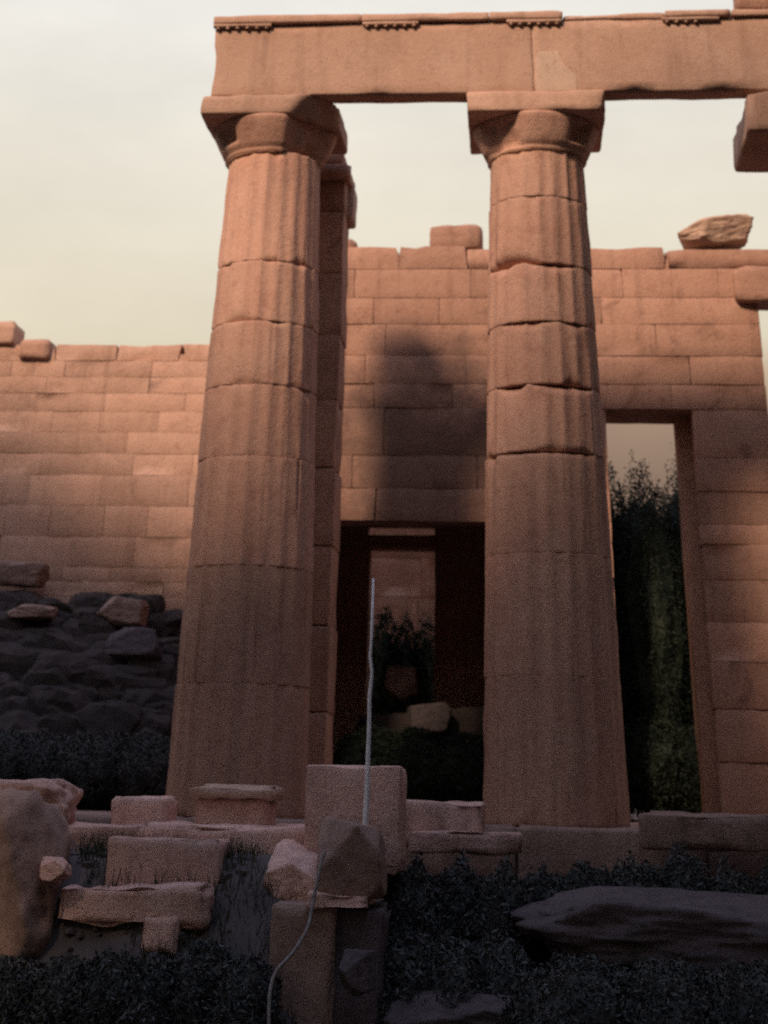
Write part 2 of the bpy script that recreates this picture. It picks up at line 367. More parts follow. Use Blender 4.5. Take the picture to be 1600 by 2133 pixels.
def column(x, joints, label, seed, chips, bites, ab_shape, dbites={}):
    e = empty('doric_column', (x, 0, 0)); tag(e, label, 'column', 'fluted temple columns under the beam')
    zs = [0.0] + joints + [HN]; R = random.Random(seed)
    for i in range(len(zs) - 1):
        link('drum', drum_mesh(zs[i] + (0.0 if i == 0 else .0006 if i < 3 else .003), zs[i + 1], rcol, seed + i * 1.7, 0.043, chips.get(i, 0.02), chips.get(i + 1, 0.02),
             (R.uniform(-.004, .004), R.uniform(-.004, .004)), dbites.get(i, ())), M_COL, e)
    link('echinus', echinus_mesh(HN, 5.925, 0.635, seed + 30, bites), M_COL, e)
    link('abacus', block_mesh((-0.675, -0.62, 5.925), (0.675, 0.62, 6.130), seed, 0.018, 0.014, 0.1, 0.07, 16, ab_shape), M_ARC, e)
    return e
def ab_left(p, v):        # the abacus of this one has lost its front right corner
    d = (p.x - 0.36) * 0.62 + (-p.y - 0.40) * 0.55
    if p.x > 0.2 and p.y < 0.3:
        lim = 0.02 + 0.10 * ((p.z - 5.925) / 0.2)
        if d > lim: p = p - Vector((0.62, -0.55, 0)).normalized() * ((d - lim) / 0.83 * 0.95 + 0.02 * nz3(p, 6, 2))
    return p
def ab_right(p, v):       # this abacus juts out to the left, broken and undercut
    if v.z < 0.5: p = p + Vector((0, 0, -0.22 * max(0, min(1, (-p.x + 0.1) / 0.5))))
    if p.x < -0.2:
        t = (p.z - 5.70) / 0.43
        p = p + Vector((-(0.26 if v.z < 0.4 else 0.24 if v.z < 0.75 else 0.0) * min(1, (-p.x - 0.2) / 0.4) + 0.03 * nz3(p, 4, 3), 0, 0))
    return p
D = math.radians
col_a = column(0.0, [0.95, 1.85, 2.74, 3.36, 3.93, 4.50], 'left fluted column with the broken corner on its capital', 3,
       {3: 0.008, 4: 0.02, 5: 0.05, 6: 0.05, 2: .003, 1: .002},
       ((D(218), 0.62, D(17), 0.32, 0.11), (D(322), 0.5, D(34), 0.8, 0.14)), ab_left,
       {4: ((D(252), 4.02, D(16), 0.018, 0.07),)})
col_b = column(2.638, [1.05, 1.98, 2.80, 3.37, 3.93, 4.47, 5.12], 'right fluted column with deep gaps between its drums', 9,
       {3: 0.08, 4: 0.11, 5: 0.05, 6: 0.13, 7: 0.015, 2: .004, 1: .002},
       ((D(231), 0.5, D(26), 0.55, 0.10), (D(320), 0.62, D(14), 0.36, 0.12)), None,
       {2: ((D(262), 2.80, D(50), 0.03, 0.06),), 3: ((D(292), 3.38, D(38), 0.05, 0.08),), 5: ((D(285), 4.475, D(30), 0.04, 0.09),)})
col_c = column(5.60, [1.0, 1.9, 2.8, 3.5, 4.2, 5.0], 'column at the right edge showing only a corner of its capital', 17,
       {3: 0.04, 4: 0.05}, ((D(215), 0.5, D(20), 0.8, 0.2),), ab_right)

# ------------------------------------------------------------------ beam over the columns
arc = empty('architrave', (2.5, -0.46, 6.132)); tag(arc, 'long stone beam lying across the column capitals', 'beam')
def apart(name, me, mat, par=None):
    o = link(name, me, mat, par or arc); o.matrix_parent_inverse = Matrix.Translation(-arc.location); return o
YF, YB = -0.575, -0.315
def arc_shape(p, v):
    if p.x < -0.4: p.x += 0.03 * nz3(p, 3, 4) + (0.02 if p.z < 6.6 else 0.0)
    return p
apart('beam_block', block_mesh((-0.60, YF, 6.132), (2.625, YB, 6.90), 2, 0.014, 0.010, 0.12, 0.05, 26, arc_shape), M_ARC)
apart('beam_block', block_mesh((2.6265, YF, 6.132), (5.64, YB, 6.90), 7, 0.014, 0.012, 0.12, 0.06, 26), M_ARC)
apart('beam_block', block_mesh((5.65, YF, 6.132), (8.6, YB, 6.90), 12, 0.014, 0.012, 0.2, 0.05, 14), M_ARC)
o = apart('repair_patch', block_mesh((2.645, YF - 0.004, 6.14), (3.05, YF + 0.05, 6.56), 3, 0.004, 0.004, 0.06, 0.0, 9, lambda p, v: Vector((p.x - 0.16 * max(0, (p.x - 2.645) / 0.4) * max(0, min(1, (p.z - 6.2) / 0.3 + 0.5 * nz3(p, 5, 1))), p.y, p.z))), M_PATCH); o['label'] = 'paler repaired patch beside the joint'
for a, b, s in ((-0.62, 0.9, 1), (0.905, 2.2, 2), (2.205, 2.93, 3), (3.95, 4.6, 4), (4.61, 8.6, 5)):
    apart('band', block_mesh((a, YF - 0.055, 6.902), (b, YB, 6.985 + (0.0 if s < 4 else -.01)), s + 20, 0.012, 0.010, 0.09, 0.05, 18), M_ARC)
apart('band', block_mesh((2.935, YF - 0.012, 6.902), (3.945, YB, 6.955), 29, 0.012, 0.025, 0.08, 0.08, 14), M_ARC)
for i, (x0, x1) in enumerate(((445, 566), (755, 872), (1055, 1170), (1380, 1500))):
    a = at(x0, 45, YF - 0.05).x; b = at(x1, 45, YF - 0.05).x
    r = apart('regula', block_mesh((a, YF - 0.05, 6.865), (b, YF + 0.02, 6.90), 40 + i, 0.008, 0.006, 0.09, 0.04, 8), M_ARC)
    for k in range(6):
        if i == 3 and k > 3: continue
        x = a + (b - a) * (k + 0.5) / 6
        g = tube_mesh([(x, YF - 0.026, 6.868), (x, YF - 0.026, 6.846)], [0.018, 0.023], 7)
        q = link('gutta', g, M_ARC, r); q.matrix_parent_inverse = r.matrix_parent_inverse.copy(); q.matrix_parent_inverse = Matrix.Translation(-arc.location) if False else Matrix.Identity(4)
fr = link('frieze_block', block_mesh((at(1536, 12, YF).x, YF - 0.02, 6.985), (6.4, YB, 7.7), 51, 0.015, 0.012, 0.15, 0.06, 10), M_WALL)
tag(fr, 'block of the frieze standing on the beam at the upper right corner', 'stone block')

# ------------------------------------------------------------------ ashlar walls
def wall(root, x0, x1, yf, th, courses, openings, seed, mat, wmin=0.55, wmax=1.15, top_rag=0.0, base=None, axis='x', rough=0.008, fine=False):
    """one block per stone; courses = list of z; openings = (xa, xb, za, zb)"""
    R = random.Random(seed); core_v = []; core_f = []
    T = Matrix.Identity(4) if axis == 'x' else Matrix(((0, -1, 0, base[0]), (1, 0, 0, base[1]), (0, 0, 1, 0), (0, 0, 0, 1)))
    inv = root.matrix_world.inverted() if False else Matrix.Translation(-root.location)
    for ci in range(len(courses) - 1):
        za, zb = courses[ci], courses[ci + 1]; zm = (za + zb) / 2
        iv = [(x0, x1)]
        for (oa, ob, oz, ot) in openings:
            if oz < zm < ot:
                nv = []
                for a, b in iv:
                    if ob <= a or oa >= b: nv.append((a, b)); continue
                    if oa > a: nv.append((a, oa))
                    if ob < b: nv.append((ob, b))
                iv = nv
        last = ci == len(courses) - 2
        for a, b in iv:
            xs = [a]
            while b - xs[-1] > wmax * 1.25: xs.append(xs[-1] + R.uniform(wmin, wmax))
            if b - xs[-1] < wmin * 0.5 and len(xs) > 1: xs.pop()
            xs.append(b)
            for i in range(len(xs) - 1):
                g = R.choice((0.0005, 0.0006, 0.001, 0.0035)); tz = zb - R.choice((0.0005, 0.0006, 0.0008, 0.001, 0.004))
                if fine: g = R.choice((0.0004, 0.0006, 0.003)); tz = zb - R.choice((0.0004, 0.0006, 0.0008, 0.003))
                if last: tz = zb + R.uniform(-1, 0.3) * top_rag
                me = block_mesh((xs[i] + g, yf + R.uniform(-1, 1) * (0.0035 if fine else 0.005), za + .0006), (xs[i + 1] - g, yf + th, tz), R.random() * 90, 0.0025 if fine else 0.004, rough, 0.2, (0.0 if fine else R.choice((0.0, 0.0, 0.012, 0.03))) if not last else 0.09, 6)
                o = link('stone_block', me, mat, root); o.matrix_parent_inverse = inv @ T if axis == 'x' else inv; 
                if axis != 'x': me.transform(T)
            k = len(core_v); zt = zb if not last else zb - top_rag - 0.1
            e = 0.03
            for X in (a + e, b - e):
                for Y in (yf + 0.035, yf + th - 0.035):
                    for Z in (za, max(za + .02, zt)): core_v.append(T @ Vector((X, Y, Z)))
            core_f += [tuple(k + q for q in f) for f in ((0, 1, 3, 2), (4, 6, 7, 5), (0, 4, 5, 1), (2, 3, 7, 6), (1, 5, 7, 3), (0, 2, 6, 4))]
    o = link('core', pyd('core', core_v, core_f), mat, root, smooth=False); o.matrix_parent_inverse = inv
    return root
def zrow(y, Y): return at(1100, y, Y).z
WY = 3.0
cw = empty('cella_wall', (2.5, WY, 0)); tag(cw, 'tall ashlar wall with doorways standing behind the two columns', 'wall')
crs = [0.0, 0.52, 0.98, 1.40, 1.76, 2.16, 2.50, 2.69, 3.02, 3.36, 3.86, 4.12, 4.43, 4.78, 5.08, 5.41, 5.68]
XB0, XB1, ZB = 3.35, 4.29, 3.86
ops = [(0.20, 2.06, -1, 2.68),  (XB0, XB1, -1, ZB), (5.11, 6.5, -1, 4.99)]
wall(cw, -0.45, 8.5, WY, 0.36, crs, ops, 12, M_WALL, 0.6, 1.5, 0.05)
def wpart(name, lo, hi, seed, mat=M_WALL, **k):
    o = link(name, block_mesh(lo, hi, seed, **k), mat, cw); o.matrix_parent_inverse = Matrix.Translation(-cw.location); return o
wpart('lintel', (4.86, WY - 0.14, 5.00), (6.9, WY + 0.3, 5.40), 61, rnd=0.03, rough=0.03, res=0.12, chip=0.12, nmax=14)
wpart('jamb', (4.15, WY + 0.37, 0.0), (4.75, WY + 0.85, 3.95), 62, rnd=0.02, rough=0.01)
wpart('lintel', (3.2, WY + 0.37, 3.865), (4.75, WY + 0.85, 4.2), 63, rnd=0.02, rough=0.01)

lw = empty('side_wall', (-3.5, 5.0, 0)); tag(lw, 'low sunlit ashlar wall to the left of the columns', 'wall')
lc = [0.0, 0.5, 0.95, 1.35, 1.75, 1.92, 2.10, 2.26, 2.42, 2.75, 3.1, 3.45, 3.70, 3.95, 4.20, 4.42, 4.62, 4.82, 5.03]
wall(lw, -7.5, -0.3, 5.0, 0.45, lc, [], 31, M_LWALL, 0.5, 1.3, 0.02, rough=0.006, fine=True)
for a, b, y0, y1, s in ((-60, 33, 668, 742, 1), (36, 104, 706, 746, 2)):
    p = at(a, y1, 4.92); q = at(b, y0, 4.92)
    o = link('stone_block', block_mesh((p.x, 4.93, p.z if s == 2 else 5.02), (q.x, 5.4, q.z), 70 + s, 0.03, 0.02, 0.12, 0.08, 6), M_WALL if s == 2 else M_LWALL, lw); o.matrix_parent_inverse = Matrix.Translation(-lw.location)

iw = empty('inner_wall', (0.9, 6.0, 0)); tag(iw, 'inner cross wall with a narrow doorway seen through the dark opening between the columns', 'wall')
wall(iw, -0.9, 3.0, 6.0, 0.4, [0, 0.5, 1.0, 1.5, 2.0, 2.45, 2.79, 2.94, 3.06, 3.4, 3.9, 4.4, 4.9, 5.4, 5.9, 6.3], [(0.50, 1.31, -1, 2.79), (0.46, 1.31, 2.94, 3.06)], 5, M_WALL)  # unseen upper courses raised to keep sun off the far wall
rs = link('stone_slab', block_mesh((-0.9, WY + 0.37, 3.405), (3.0, 5.98, 3.62), 8, 0.02, 0.01, 0.5), M_WALL); tag(rs, 'added unseen ceiling slab that darkens the chamber behind the doorway', 'slab')  # unseen slab added to keep daylight out of the chamber
for nm, xx, lab in (('chamber_wall', -0.9, 'left side wall of the dark chamber behind the doorway'), ('chamber_wall', 2.65, 'right side wall of the dark chamber behind the doorway')):
    w_ = empty(nm, (xx, 4.6, 0)); tag(w_, lab, 'wall')
    wall(w_, 0, 2.6, 0, 0.34, [0, 0.55, 1.1, 1.65, 2.2, 2.8, 3.39], [], 77 + xx, M_WALL, base=(xx + 0.34, WY + 0.38), axis='y')
fwl = empty('far_wall', (0.9, 7.7, 0)); tag(fwl, 'distant ashlar wall glimpsed through the narrow inner doorway', 'wall')
wall(fwl, -1.6, 3.3, 7.7, 0.4, [0, 0.6, 1.2, 1.8, 2.4, 2.86, 3.42, 4.1], [], 15, M_LWALL, fine=True)

# pier behind the left column
PY0 = 0.78
pier = empty('anta_pier', (0.2, 1.1, 0)); tag(pier, 'slender square pier standing in shade close behind the left column', 'pier')
zc0, zc1, ZP, XP = at(715, 376, PY0).z, at(715, 345, PY0).z, at(700, 312, PY0).z, at(712, 600, PY0).x
zz = [zc0 * k for k in (0, .14, .26, .38, .5, .61, .72, .83, .94, 1.0)]
R = random.Random(8)
for i in range(len(zz) - 1):
    d = R.uniform(-.005, .005)
    o = link('block', block_mesh((-0.05, PY0 + d, zz[i] + .001), (XP + d, PY0 + 0.6, zz[i + 1]), 80 + i, 0.008, 0.010, 0.15, 0.03, 6), M_WALL, pier); o.matrix_parent_inverse = Matrix.Translation(-pier.location)
for lo, hi, s, m in (((-0.12, PY0 - 0.08, zc0 + .002), (XP + 0.05, PY0 + 0.6, zc1), 91, M_WALL), ((-0.05, PY0 - 0.02, zc1 + .003), (XP - 0.03, PY0 + 0.6, ZP), 92, M_WALL)):
    o = link('capital_block', block_mesh(lo, hi, s, 0.03, 0.025, 0.1, 0.1, 8), m, pier); o.matrix_parent_inverse = Matrix.Translation(-pier.location)
p = at(712, 460, PY0 + 0.3); q = at(739, 384, PY0 + 0.3)
o = link('tie_stone', block_mesh((p.x - 0.25, PY0 + 0.25, p.z), (q.x, PY0 + 0.65, q.z), 95, 0.03, 0.02, 0.1, 0.06, 6), M_PALE, pier); o.matrix_parent_inverse = Matrix.Translation(-pier.location); o['label'] = 'pale stone jutting from the pier'

# stones lying on the wall top
zt = 5.66
def rest(name, me, mat, label, cat='stone', group=None):
    o = link(name, me, mat); tag(o, label, cat, group); return o
a = at(893, 506, WY + 0.05); b = at(1003, 467, WY + 0.05)
rest('loose_stone', block_mesh((a.x, WY + 0.02, zt - 0.01), (b.x, WY + 0.34, b.z), 101, 0.05, 0.03, 0.08, 0.1, 9), M_WALL, 'flat brown stone lying on the wall top between the columns')
a = at(718, 508, WY + 0.05); b = at(738, 486, WY + 0.05)
rest('loose_stone', boulder_mesh((a.x + 0.0, WY + 0.18, zt + 0.05), (0.13, 0.14, 0.10), 3), M_WALL, 'small stone on the wall top beside the shaded pier')
a = at(1412, 500, WY); b = at(1566, 437, WY)
def big():
    cx = (a.x + b.x) / 2; me = rock_mesh((cx, WY + 0.2, zt + 0.17), (0.385, 0.30, 0.15), 8, 0.05, 5, 7)
    for v in me.vertices:
        t = (v.co.x - cx) / 0.385; v.co.z += 0.055 * t
        if t < 0.1: v.co.z += 0.10 * max(0, 0.1 - t) * max(0, 1 - (v.co.z - zt) / 0.16)
        if t < -0.3: v.co.z -= 0.10 * (-0.3 - t) * max(0, (v.co.z - zt - 0.12) / 0.16)
        v.co.z = max(v.co.z, zt - 0.02)
    return me
rest('boulder', big(), M_PALE, 'large pale boulder resting on the wall top at the right', 'boulder')
R = random.Random(77)
for k, (x, w, h) in enumerate(((1.25, 0.3, .05), (1.75, .22, .03), (3.65, .3, .06), (4.0, .25, .04), (4.95, .5, .05))):
    pass

# ------------------------------------------------------------------ plants behind and beside the walls
def shrub_px(name, label, x0, x1, yt, Y, zb, seed, n=5000, size=0.05, group=None, depth=None, cat='shrub', mat=None):
    a = at(x0, yt, Y); b = at(x1, yt, Y); cx = (a.x + b.x) / 2; w = b.x - a.x; h = a.z - zb; d = depth or w * 0.4
    R = random.Random(seed); ells = []
    k = max(3, int(w / 0.5))
    for i in range(k):
        t = (i + 0.5) / k - 0.5; hh = h * R.uniform(0.86, 1.0)
        ells.append((t * w * 0.86, R.uniform(-.2, .2) * d, hh * 0.5, w / k * 0.75, d * R.uniform(.7, 1), hh * 0.52))
    return plant(name, label, cat, (cx, Y + d * 0.5, zb), ells, n, size, seed, group, mat)
def rubble_slope():
    R = random.Random(19); bm = bmesh.new()
    xa, xb = at(-260, 1300, 4.2).x, at(400, 1300, 4.2).x
    for k in range(330):
        x = R.uniform(xa, xb); t = R.random() ** 0.8; y = 4.75 - 2.0 * t; z = (2.12 - 0.25 * max(0, nz3((x, 0, 0), 1.6, 2)) * 2) * (1 - t) ** 0.9
        r = R.choice((0.10, 0.14, 0.18, 0.24, 0.3)); me = rock_mesh((x, y, max(0.05, z - r * 0.4)), (r * R.uniform(.8, 1.5), r, r * R.uniform(.6, 1.0)), k + 300, 0.05, 3, 16); bm.from_mesh(me); bpy.data.meshes.remove(me)
    n = len(bm.verts); xs = [xa + (xb - xa) * i / 24 for i in range(25)]; g = []
    for j in range(9):
        t = j / 8; g.append([bm.verts.new((x, 4.95 - 2.3 * t, max(0.0, 1.95 * (1 - t) ** 0.9 - 0.12))) for x in xs])
    for j in range(8):
        for i in range(24): bm.faces.new((g[j][i], g[j + 1][i], g[j + 1][i + 1], g[j][i + 1]))
    me = bpy.data.meshes.new('rubble'); bm.to_mesh(me); bm.free()
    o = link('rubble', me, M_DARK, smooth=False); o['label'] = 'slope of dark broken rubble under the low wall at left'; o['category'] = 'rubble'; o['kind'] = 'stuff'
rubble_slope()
for k, (x0, y0, x1, y1, Y, m, lab) in enumerate(((-20, 1172, 92, 1218, 4.55, M_STEP, 'pale stone at the left edge on top of the dark rubble slope'), (205, 1246, 300, 1302, 4.1, M_STEP, 'brown block lying in the dark rubble slope left of the left column'),
        (222, 1310, 332, 1380, 3.8, M_DIM, 'dim stone just below the brown block in the rubble slope'), (18, 1260, 112, 1288, 4.05, M_STEP, 'thin pale stone near the left edge in the dark rubble slope'))):
    a = at(x0, y1, Y); b = at(x1, y0, Y)
    rest('fallen_stone', rock_mesh(((a.x + b.x) / 2, Y + 0.12, (a.z + b.z) / 2), ((b.x - a.x) / 2, 0.2, (b.z - a.z) / 2), 150 + k, 0.05), m, lab, 'stone')
shrub_px('evergreen_shrub', 'dark shrub at the foot of the rubble slope, left of the left column', -200, 385, 1500, 2.0, 0.0, 25, 60000, 0.02, depth=0.6, mat=M_LEAFN)
shrub_px('evergreen_tree', 'dark tree filling the lower part of the right doorway', 1170, 1495, 915, 4.3, 0.0, 6, 60000, 0.022, cat='tree', depth=1.0)
shrub_px('evergreen_shrub', 'low dark shrub at the foot of the right doorway', 1200, 1520, 1480, 3.7, 0.0, 36, 20000, 0.022, depth=0.5)
shrub_px('evergreen_shrub', 'rounded dark shrub inside the narrow inner doorway', 770, 915, 1238, 6.75, 0.0, 7, 16000, 0.025, depth=0.4)
a = at(760, 1420, 5.2); b = at(1000, 1420, 5.2)
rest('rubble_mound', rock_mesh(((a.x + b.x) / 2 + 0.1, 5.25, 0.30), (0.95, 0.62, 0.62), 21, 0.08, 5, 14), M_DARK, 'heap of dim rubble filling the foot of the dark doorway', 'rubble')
for k, (x0, y0, x1, y1, Y, lab) in enumerate(((800, 1385, 868, 1452, 5.2, 'upper of two dim stones on the rubble in the dark doorway'), (848, 1468, 934, 1535, 4.6, 'lower of two dim stones on the rubble in the dark doorway'))):
    a = at(x0, y1, Y); b = at(x1, y0, Y)
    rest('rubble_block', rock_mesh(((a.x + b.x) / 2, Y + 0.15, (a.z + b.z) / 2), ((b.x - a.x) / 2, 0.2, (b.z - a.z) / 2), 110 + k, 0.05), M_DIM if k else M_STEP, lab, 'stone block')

shrub_px('evergreen_shrub', 'low dark shrub added to shade the doorway between the columns', 700, 1030, 1500, 3.75, 0.0, 47, 30000, 0.02, depth=0.4)  # shrub added to block the sun falling on the mound

# ------------------------------------------------------------------ fallen stones in front
def px_block(name, x0, y0, x1, y1, Y, dep, label, seed, mat=M_RUB, cat='stone block', zb=None, group=None, **k):
    a = at(x0, y1, Y); b = at(x1, y0, Y); kw = dict(rnd=0.03, rough=0.025, res=0.07, chip=0.12, nmax=14); kw.update(k); kw['rnd'] *= 0.4
    return rest(name, block_mesh((a.x, Y, a.z if zb is None else zb), (b.x, Y + dep, b.z), seed, **kw), mat, label, cat, group)
def px_boulder(name, x0, y0, x1, y1, Y, dep, label, seed, mat=M_RUB, pw=3.0, amp=0.16, group=None):
    a = at(x0, y1, Y); b = at(x1, y0, Y)
    return rest(name, rock_mesh(((a.x + b.x) / 2, Y + dep / 2, (a.z + b.z) / 2), ((b.x - a.x) / 2, dep / 2, (b.z - a.z) / 2), seed, amp * 0.3), mat, label, 'boulder', group)
G = 'fallen stones in front of the temple'
px_block('hewn_block', 630, 1597, 835, 1800, -3.2, 0.6, 'square upright block with crisp edges before the gap between columns', 120, rnd=0.018, rough=0.01, chip=0.04, group=G)
# moulded fragment: a slab on a narrower body
mf = empty('moulded_fragment', (at(475, 1735, -2.5).x, -2.3, -0.06)); tag(mf, 'moulded stone fragment with an overhanging top at the left column foot', 'stone fragment', G)
a = at(402, 1738, -2.55); b = at(556, 1664, -2.55)
o = link('body', block_mesh((a.x, -2.52, a.z - .05), (b.x, -2.05, b.z), 122, 0.03, 0.02, 0.08, 0.06, 8), M_RUB, mf); o.matrix_parent_inverse = Matrix.Translation(-mf.location)
a = at(386, 1665, -2.62); b = at(566, 1641, -2.62)
o = link('moulding', block_mesh((a.x, -2.6, a.z), (b.x, -1.98, b.z), 123, 0.025, 0.03, 0.06, 0.10, 12), M_PALE, mf); o.matrix_parent_inverse = Matrix.Translation(-mf.location)
px_block('hewn_block', 226, 1662, 344, 1740, -2.5, 0.5, 'low block with rounded corners beside the moulded fragment', 125, rnd=0.05, group=G)
px_boulder('boulder', -90, 1628, 142, 1740, -2.9, 0.6, 'pale jagged boulder at the left edge before the dark shrub', 130, amp=0.28, group=G)
px_boulder('boulder', -160, 1690, 108, 2010, -3.7, 0.9, 'tall dusky boulder at the left edge under the jagged one', 131, mat=M_STEP, amp=0.2, group=G)
px_block('stone_slab', 70, 1722, 300, 1800, -2.85, 0.8, 'dusky slab under the block with rounded corners', 133, rnd=0.03, group=G)
px_block('stone_slab', 216, 1752, 460, 1860, -3.35, 0.6, 'thick slab below the moulded fragment', 134, rnd=0.05, group=G)
px_block('stone_slab', 285, 1729, 640, 1800, -2.95, 0.9, 'long pale slab in front of the moulded fragment', 135, rnd=0.05, rough=0.04, group=G)
px_boulder('boulder', 545, 1770, 662, 1885, -3.45, 0.45, 'stubby boulder left of the domed one', 136, group=G)
px_boulder('boulder', 648, 1716, 792, 1862, -3.75, 0.5, 'domed boulder in front of the square upright block', 137, mat=M_STEP, pw=2.4, amp=0.10, group=G)
px_block('stone_slab', 640, 1864, 768, 1892, -3.8, 0.5, 'thin slab under the domed boulder', 138, rnd=0.02, group=G)
px_block('hewn_block', 556, 1884, 700, 2080, -3.75, 0.6, 'tall dim block supporting the stubby boulder', 139, mat=M_STEP, zb=GZ - 0.05, rnd=0.06, group=G)
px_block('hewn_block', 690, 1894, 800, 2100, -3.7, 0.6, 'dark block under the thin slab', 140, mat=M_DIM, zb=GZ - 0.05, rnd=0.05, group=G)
px_block('stone_slab', 108, 1852, 432, 1925, -3.6, 0.6, 'ragged slab under the thick slab at the lower left', 141, rnd=0.05, rough=0.05, chip=0.2, group=G)
px_block('hewn_block', 290, 1905, 372, 1990, -3.62, 0.3, 'small block hanging below the ragged slab', 142, rnd=0.04, group=G)
px_boulder('boulder', 74, 1788, 137, 1835, -3.75, 0.2, 'small pale stone on the dusky boulder at the left', 143, group=G)
px_block('hewn_block', 838, 1674, 1006, 1760, -1.95, 0.5, 'low block right of the square upright block', 144, rnd=0.03, group=G)
px_block('stone_slab', 850, 1738, 1085, 1775, -2.1, 0.4, 'thin slab under the low block on the right', 145, rnd=0.02, group=G)
px_block('stone_slab', 1345, 1702, 1640, 1768, -1.6, 0.6, 'dim slab on the steps by the right edge', 146, mat=M_STEP, rnd=0.03, rough=0.03, group=G)
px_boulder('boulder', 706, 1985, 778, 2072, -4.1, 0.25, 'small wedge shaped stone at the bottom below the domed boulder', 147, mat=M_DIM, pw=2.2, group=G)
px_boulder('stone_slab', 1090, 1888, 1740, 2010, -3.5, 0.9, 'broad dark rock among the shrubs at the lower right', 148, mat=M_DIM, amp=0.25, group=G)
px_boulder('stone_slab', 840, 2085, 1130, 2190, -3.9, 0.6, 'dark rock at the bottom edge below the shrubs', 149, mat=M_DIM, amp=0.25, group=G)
# hidden rubble fill that carries the heap
fill = link('rubble_bank', pyd('rubble_bank', [], []), M_DIM); bpy.data.objects.remove(fill)
bank = bmesh.new(); bmesh.ops.create_grid(bank, x_segments=60, y_segments=30, size=1.0)
for v in bank.verts:
    x = -4.5 + (v.co.x + 1) * 3.05; y = -4.4 + (v.co.y + 1) * 1.45
    edge = min(1.0, (1.6 - x) / 0.7) if x > 0.6 else 1.0
    h = max(0.0, min(1.0, (y + 4.25) / 1.15)); h = h * h * (3 - 2 * h)
    z = GZ - 0.1 + (1.14 * h) * max(0, edge) + 0.07 * noise.noise(Vector((x * 2.1, y * 2.1, 1))) + 0.04 * noise.noise(Vector((x * 6, y * 6, 2)))
    v.co = Vector((x, y, min(z, -0.10)))
me = bpy.data.meshes.new('rubble_bank'); bank.to_mesh(me); bank.free()
setting(link('terrain', me, M_SOIL))

# pole and rope
P = [at(x, y, -3.5) for x, y in ((778, 1205), (774, 1330), (771, 1368), (775, 1400), (770, 1450), (769, 1520), (766, 1600), (764, 1660), (762, 1700), (760, 1742), (758, 1800))]
rest('pole', tube_mesh(P, [0.008, 0.010, 0.011, 0.011, 0.013, 0.014, 0.016, 0.018, 0.019, 0.021, 0.022], 10), M_POLE, 'thin white pole standing before the square upright block', 'pole')
def spline(pts, n=8):
    out = []
    for i in range(len(pts) - 1):
        p0, p1, p2, p3 = pts[max(0, i - 1)], pts[i], pts[i + 1], pts[min(len(pts) - 1, i + 2)]
        for k in range(n):
            t = k / n; out.append(0.5 * (2 * p1 + (p2 - p0) * t + (2 * p0 - 5 * p1 + 4 * p2 - p3) * t * t + (3 * p1 - p0 - 3 * p2 + p3) * t ** 3))
    return out + [pts[-1]]
P = spline([at(x, y, Y) for x, y, Y in ((676, 1775, -3.82), (662, 1830, -3.86), (650, 1890, -3.9), (640, 1935, -3.95), (610, 1985, -4.0), (575, 2025, -4.05), (562, 2070, -4.1), (560, 2150, -4.15))])
rest('rope', tube_mesh(P, [0.011] * len(P), 8), M_CABLE, 'pale rope hanging down over the fallen stones to the bottom edge', 'rope')

# dark undergrowth along the foot of the steps
G2 = 'low dark shrubs at the foot of the temple'
for k, (x0, x1, yt, Y, lab, n) in enumerate(((790, 1110, 1752, -3.0, 'low dark shrub right of the domed boulder', 9000), (1060, 1390, 1765, -2.6, 'low dark shrub below the right column', 8000), (1350, 1690, 1772, -2.6, 'low dark shrub at the right edge below the dim slab', 8000),
        (430, 556, 1800, -3.3, 'small dark shrub in the hollow beside the stubby boulder', 4000), (128, 222, 1780, -3.25, 'small dark shrub in the hollow beside the thick slab', 3000),
        (-80, 300, 1985, -4.1, 'dark shrub in the lower left corner', 8000), (250, 570, 1965, -4.0, 'dark shrub at the bottom left of the tall dim block', 8000), (780, 1110, 1930, -3.6, 'dark shrub in front of the dark block at the bottom', 7000))):
    shrub_px('low_shrub', lab, x0, x1, yt, Y, GZ - 0.02, 200 + k, n * 3, 0.02, G2, depth=0.45, mat=M_LEAFN)
shrub_px('low_shrub', 'dark shrub in front of the broad rock at the lower right', 1070, 1720, 2005, -4.2, GZ - 0.02, 231, 30000, 0.02, G2, depth=0.45, mat=M_LEAFN)

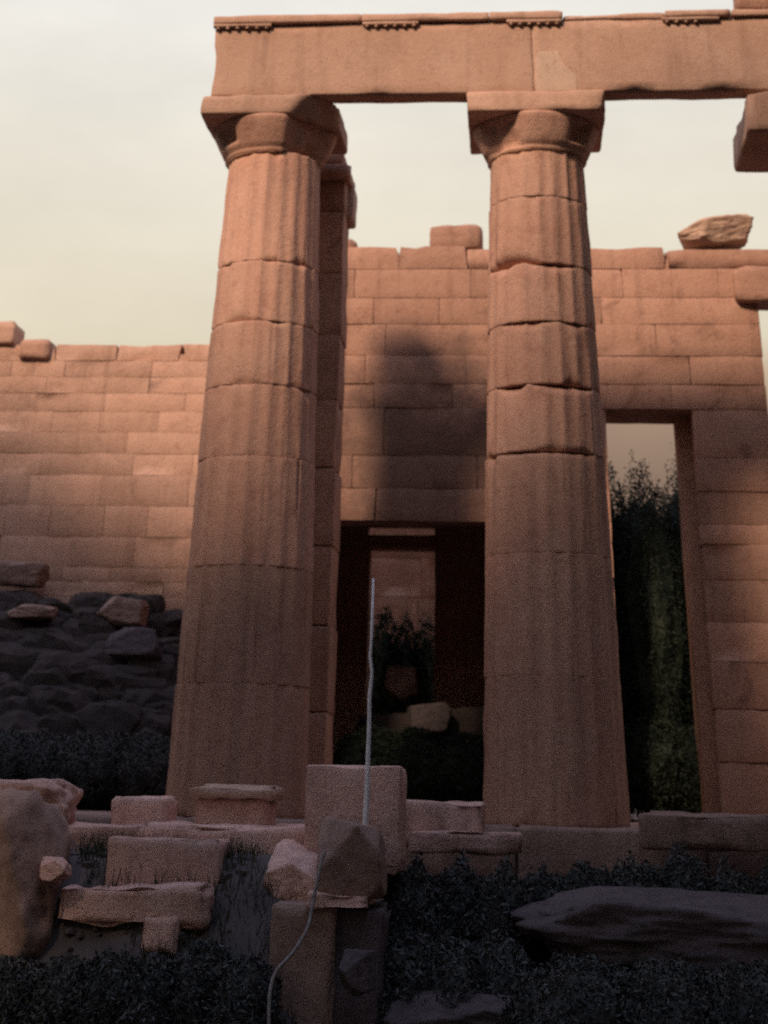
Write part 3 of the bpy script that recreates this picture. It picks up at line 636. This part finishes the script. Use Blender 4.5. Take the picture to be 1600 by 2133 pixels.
# unseen grove added behind and beside the camera to shade the temple's foot
ORD = 'first second third fourth fifth sixth seventh eighth ninth tenth eleventh twelfth thirteenth fourteenth fifteenth sixteenth seventeenth eighteenth'.split()
def grove():
    R = random.Random(3); src = None
    spots = [(-10.4, -12.6, 1.08), (-7.9, -13.0, 1.10), (-5.4, -13.2, 1.15), (-3.0, -13.0, 1.38), (-0.9, -13.6, 1.50), (0.2, -18.6, 0.95), (4.0, -19.5, 1.0), (7.2, -18.0, 1.25), (9.6, -14.5, 1.3), (9.0, -9.8, 1.4),
             (7.4, -4.4, 1.4), (7.0, -8.0, 1.4), (-8.0, -2.5, 0.94), (-5.6, -3.0, 0.93), (-11.0, -5.0, 1.05), (-12.2, -9.0, 1.1), (8.6, -1.2, 1.4), (-4.4, -4.6, 0.92)]
    base = [(0, 0, 5.2, 2.3, 2.3, 4.0), (0.6, 0.3, 8.6, 1.8, 1.8, 2.9), (-0.7, -0.4, 7.2, 2.0, 1.9, 3.2), (0.2, 0.7, 3.4, 2.1, 2.1, 2.4)]
    high = crown_mesh([(0, 0, 10.1, 2.5, 2.5, 1.55), (0.6, 0.3, 10.3, 1.9, 1.8, 1.4), (-0.8, -0.2, 9.9, 1.9, 1.8, 1.3)], 8000, 0.16, 13, 0.8)
    me = crown_mesh(base, 9000, 0.16, 11, 0.8); tm = tube_mesh([(0, 0, -0.2), (0.05, 0.05, 2), (0, 0.1, 4.5), (0.2, 0, 7)], [0.34, 0.26, 0.2, 0.1], 10)
    tm2 = tube_mesh([(0, 0, -0.2), (0.05, 0.05, 3), (0, 0.1, 6.5), (0.2, 0, 10)], [0.34, 0.26, 0.2, 0.1], 10)
    for k, (x, y, hs) in enumerate(spots):
        e = empty('shade_oak', (x, y, GZ)); s = R.uniform(1.0, 1.08); e.scale = (s, s, hs) if k < len(spots) - 1 else (0.58, 0.58, hs); e.rotation_euler = (0, 0, R.uniform(0, 6.28))
        tag(e, 'added unseen evergreen oak shading the temple, %s from the left' % ORD[sorted(range(len(spots)), key=lambda q: spots[q][0]).index(k)], 'tree', 'added oaks that shade the temple')
        link('crown', high if k < 3 else me, M_LEAF, e, smooth=False); link('trunk', tm2 if k < 3 else tm, M_BARK, e)
grove()

def grass():
    R = random.Random(12); V = []; F = []
    for _ in range(60000):
        x = R.uniform(-3.2, 5.0); y = R.uniform(-5.2, -1.7)
        if nz3((x, y, 0), 1.1, 4) < -0.15: continue
        h = max(0.0, min(1.0, (y + 4.25) / 1.15)); h = h * h * (3 - 2 * h); e = max(0, min(1.0, (1.6 - x) / 0.7)) if x > 0.6 else 1.0
        z = max(GZ - 0.05, min(-0.12, GZ - 0.14 + 1.14 * h * e)); a = R.uniform(0, 6.28); l = R.uniform(0.06, 0.2); t = Vector((math.cos(a), math.sin(a), 0)); k = len(V)
        c = Vector((x, y, z)); lean = Vector((R.uniform(-.5, .5), R.uniform(-.5, .5), 1)) * l
        V += [c - t * 0.006, c + t * 0.006, c + lean]; F.append((k, k + 1, k + 2))
    o = link('grass', pyd('grass', V, F), M_LEAF2, smooth=False); o['label'] = 'dark short grass among the fallen stones'; o['category'] = 'grass'; o['kind'] = 'stuff'
grass()

def gravel():
    R = random.Random(22); V = []; F = []
    for _ in range(900):
        x = R.uniform(-2.6, 1.5); y = R.uniform(-4.3, -2.2); h = max(0.0, min(1.0, (y + 4.25) / 1.15)); h = h * h * (3 - 2 * h); e = max(0, min(1.0, (1.6 - x) / 0.7)) if x > 0.6 else 1.0
        z = max(GZ - 0.02, min(-0.11, GZ - 0.11 + 1.14 * h * e)); r = R.choice((0.012, 0.018, 0.025, 0.04, 0.06)); k = len(V)
        bm = bmesh.new(); bmesh.ops.create_icosphere(bm, subdivisions=1, radius=r)
        for v in bm.verts: V.append((x + v.co.x * R.uniform(.7, 1.3), y + v.co.y * R.uniform(.7, 1.3), z + v.co.z * R.uniform(.5, 1.0)))
        for f in bm.faces: F.append(tuple(k + v.index for v in f.verts))
        bm.free()
    o = link('gravel', pyd('gravel', V, F), M_DIM, smooth=False); o['label'] = 'loose gravel between the fallen stones'; o['category'] = 'gravel'; o['kind'] = 'stuff'
gravel()
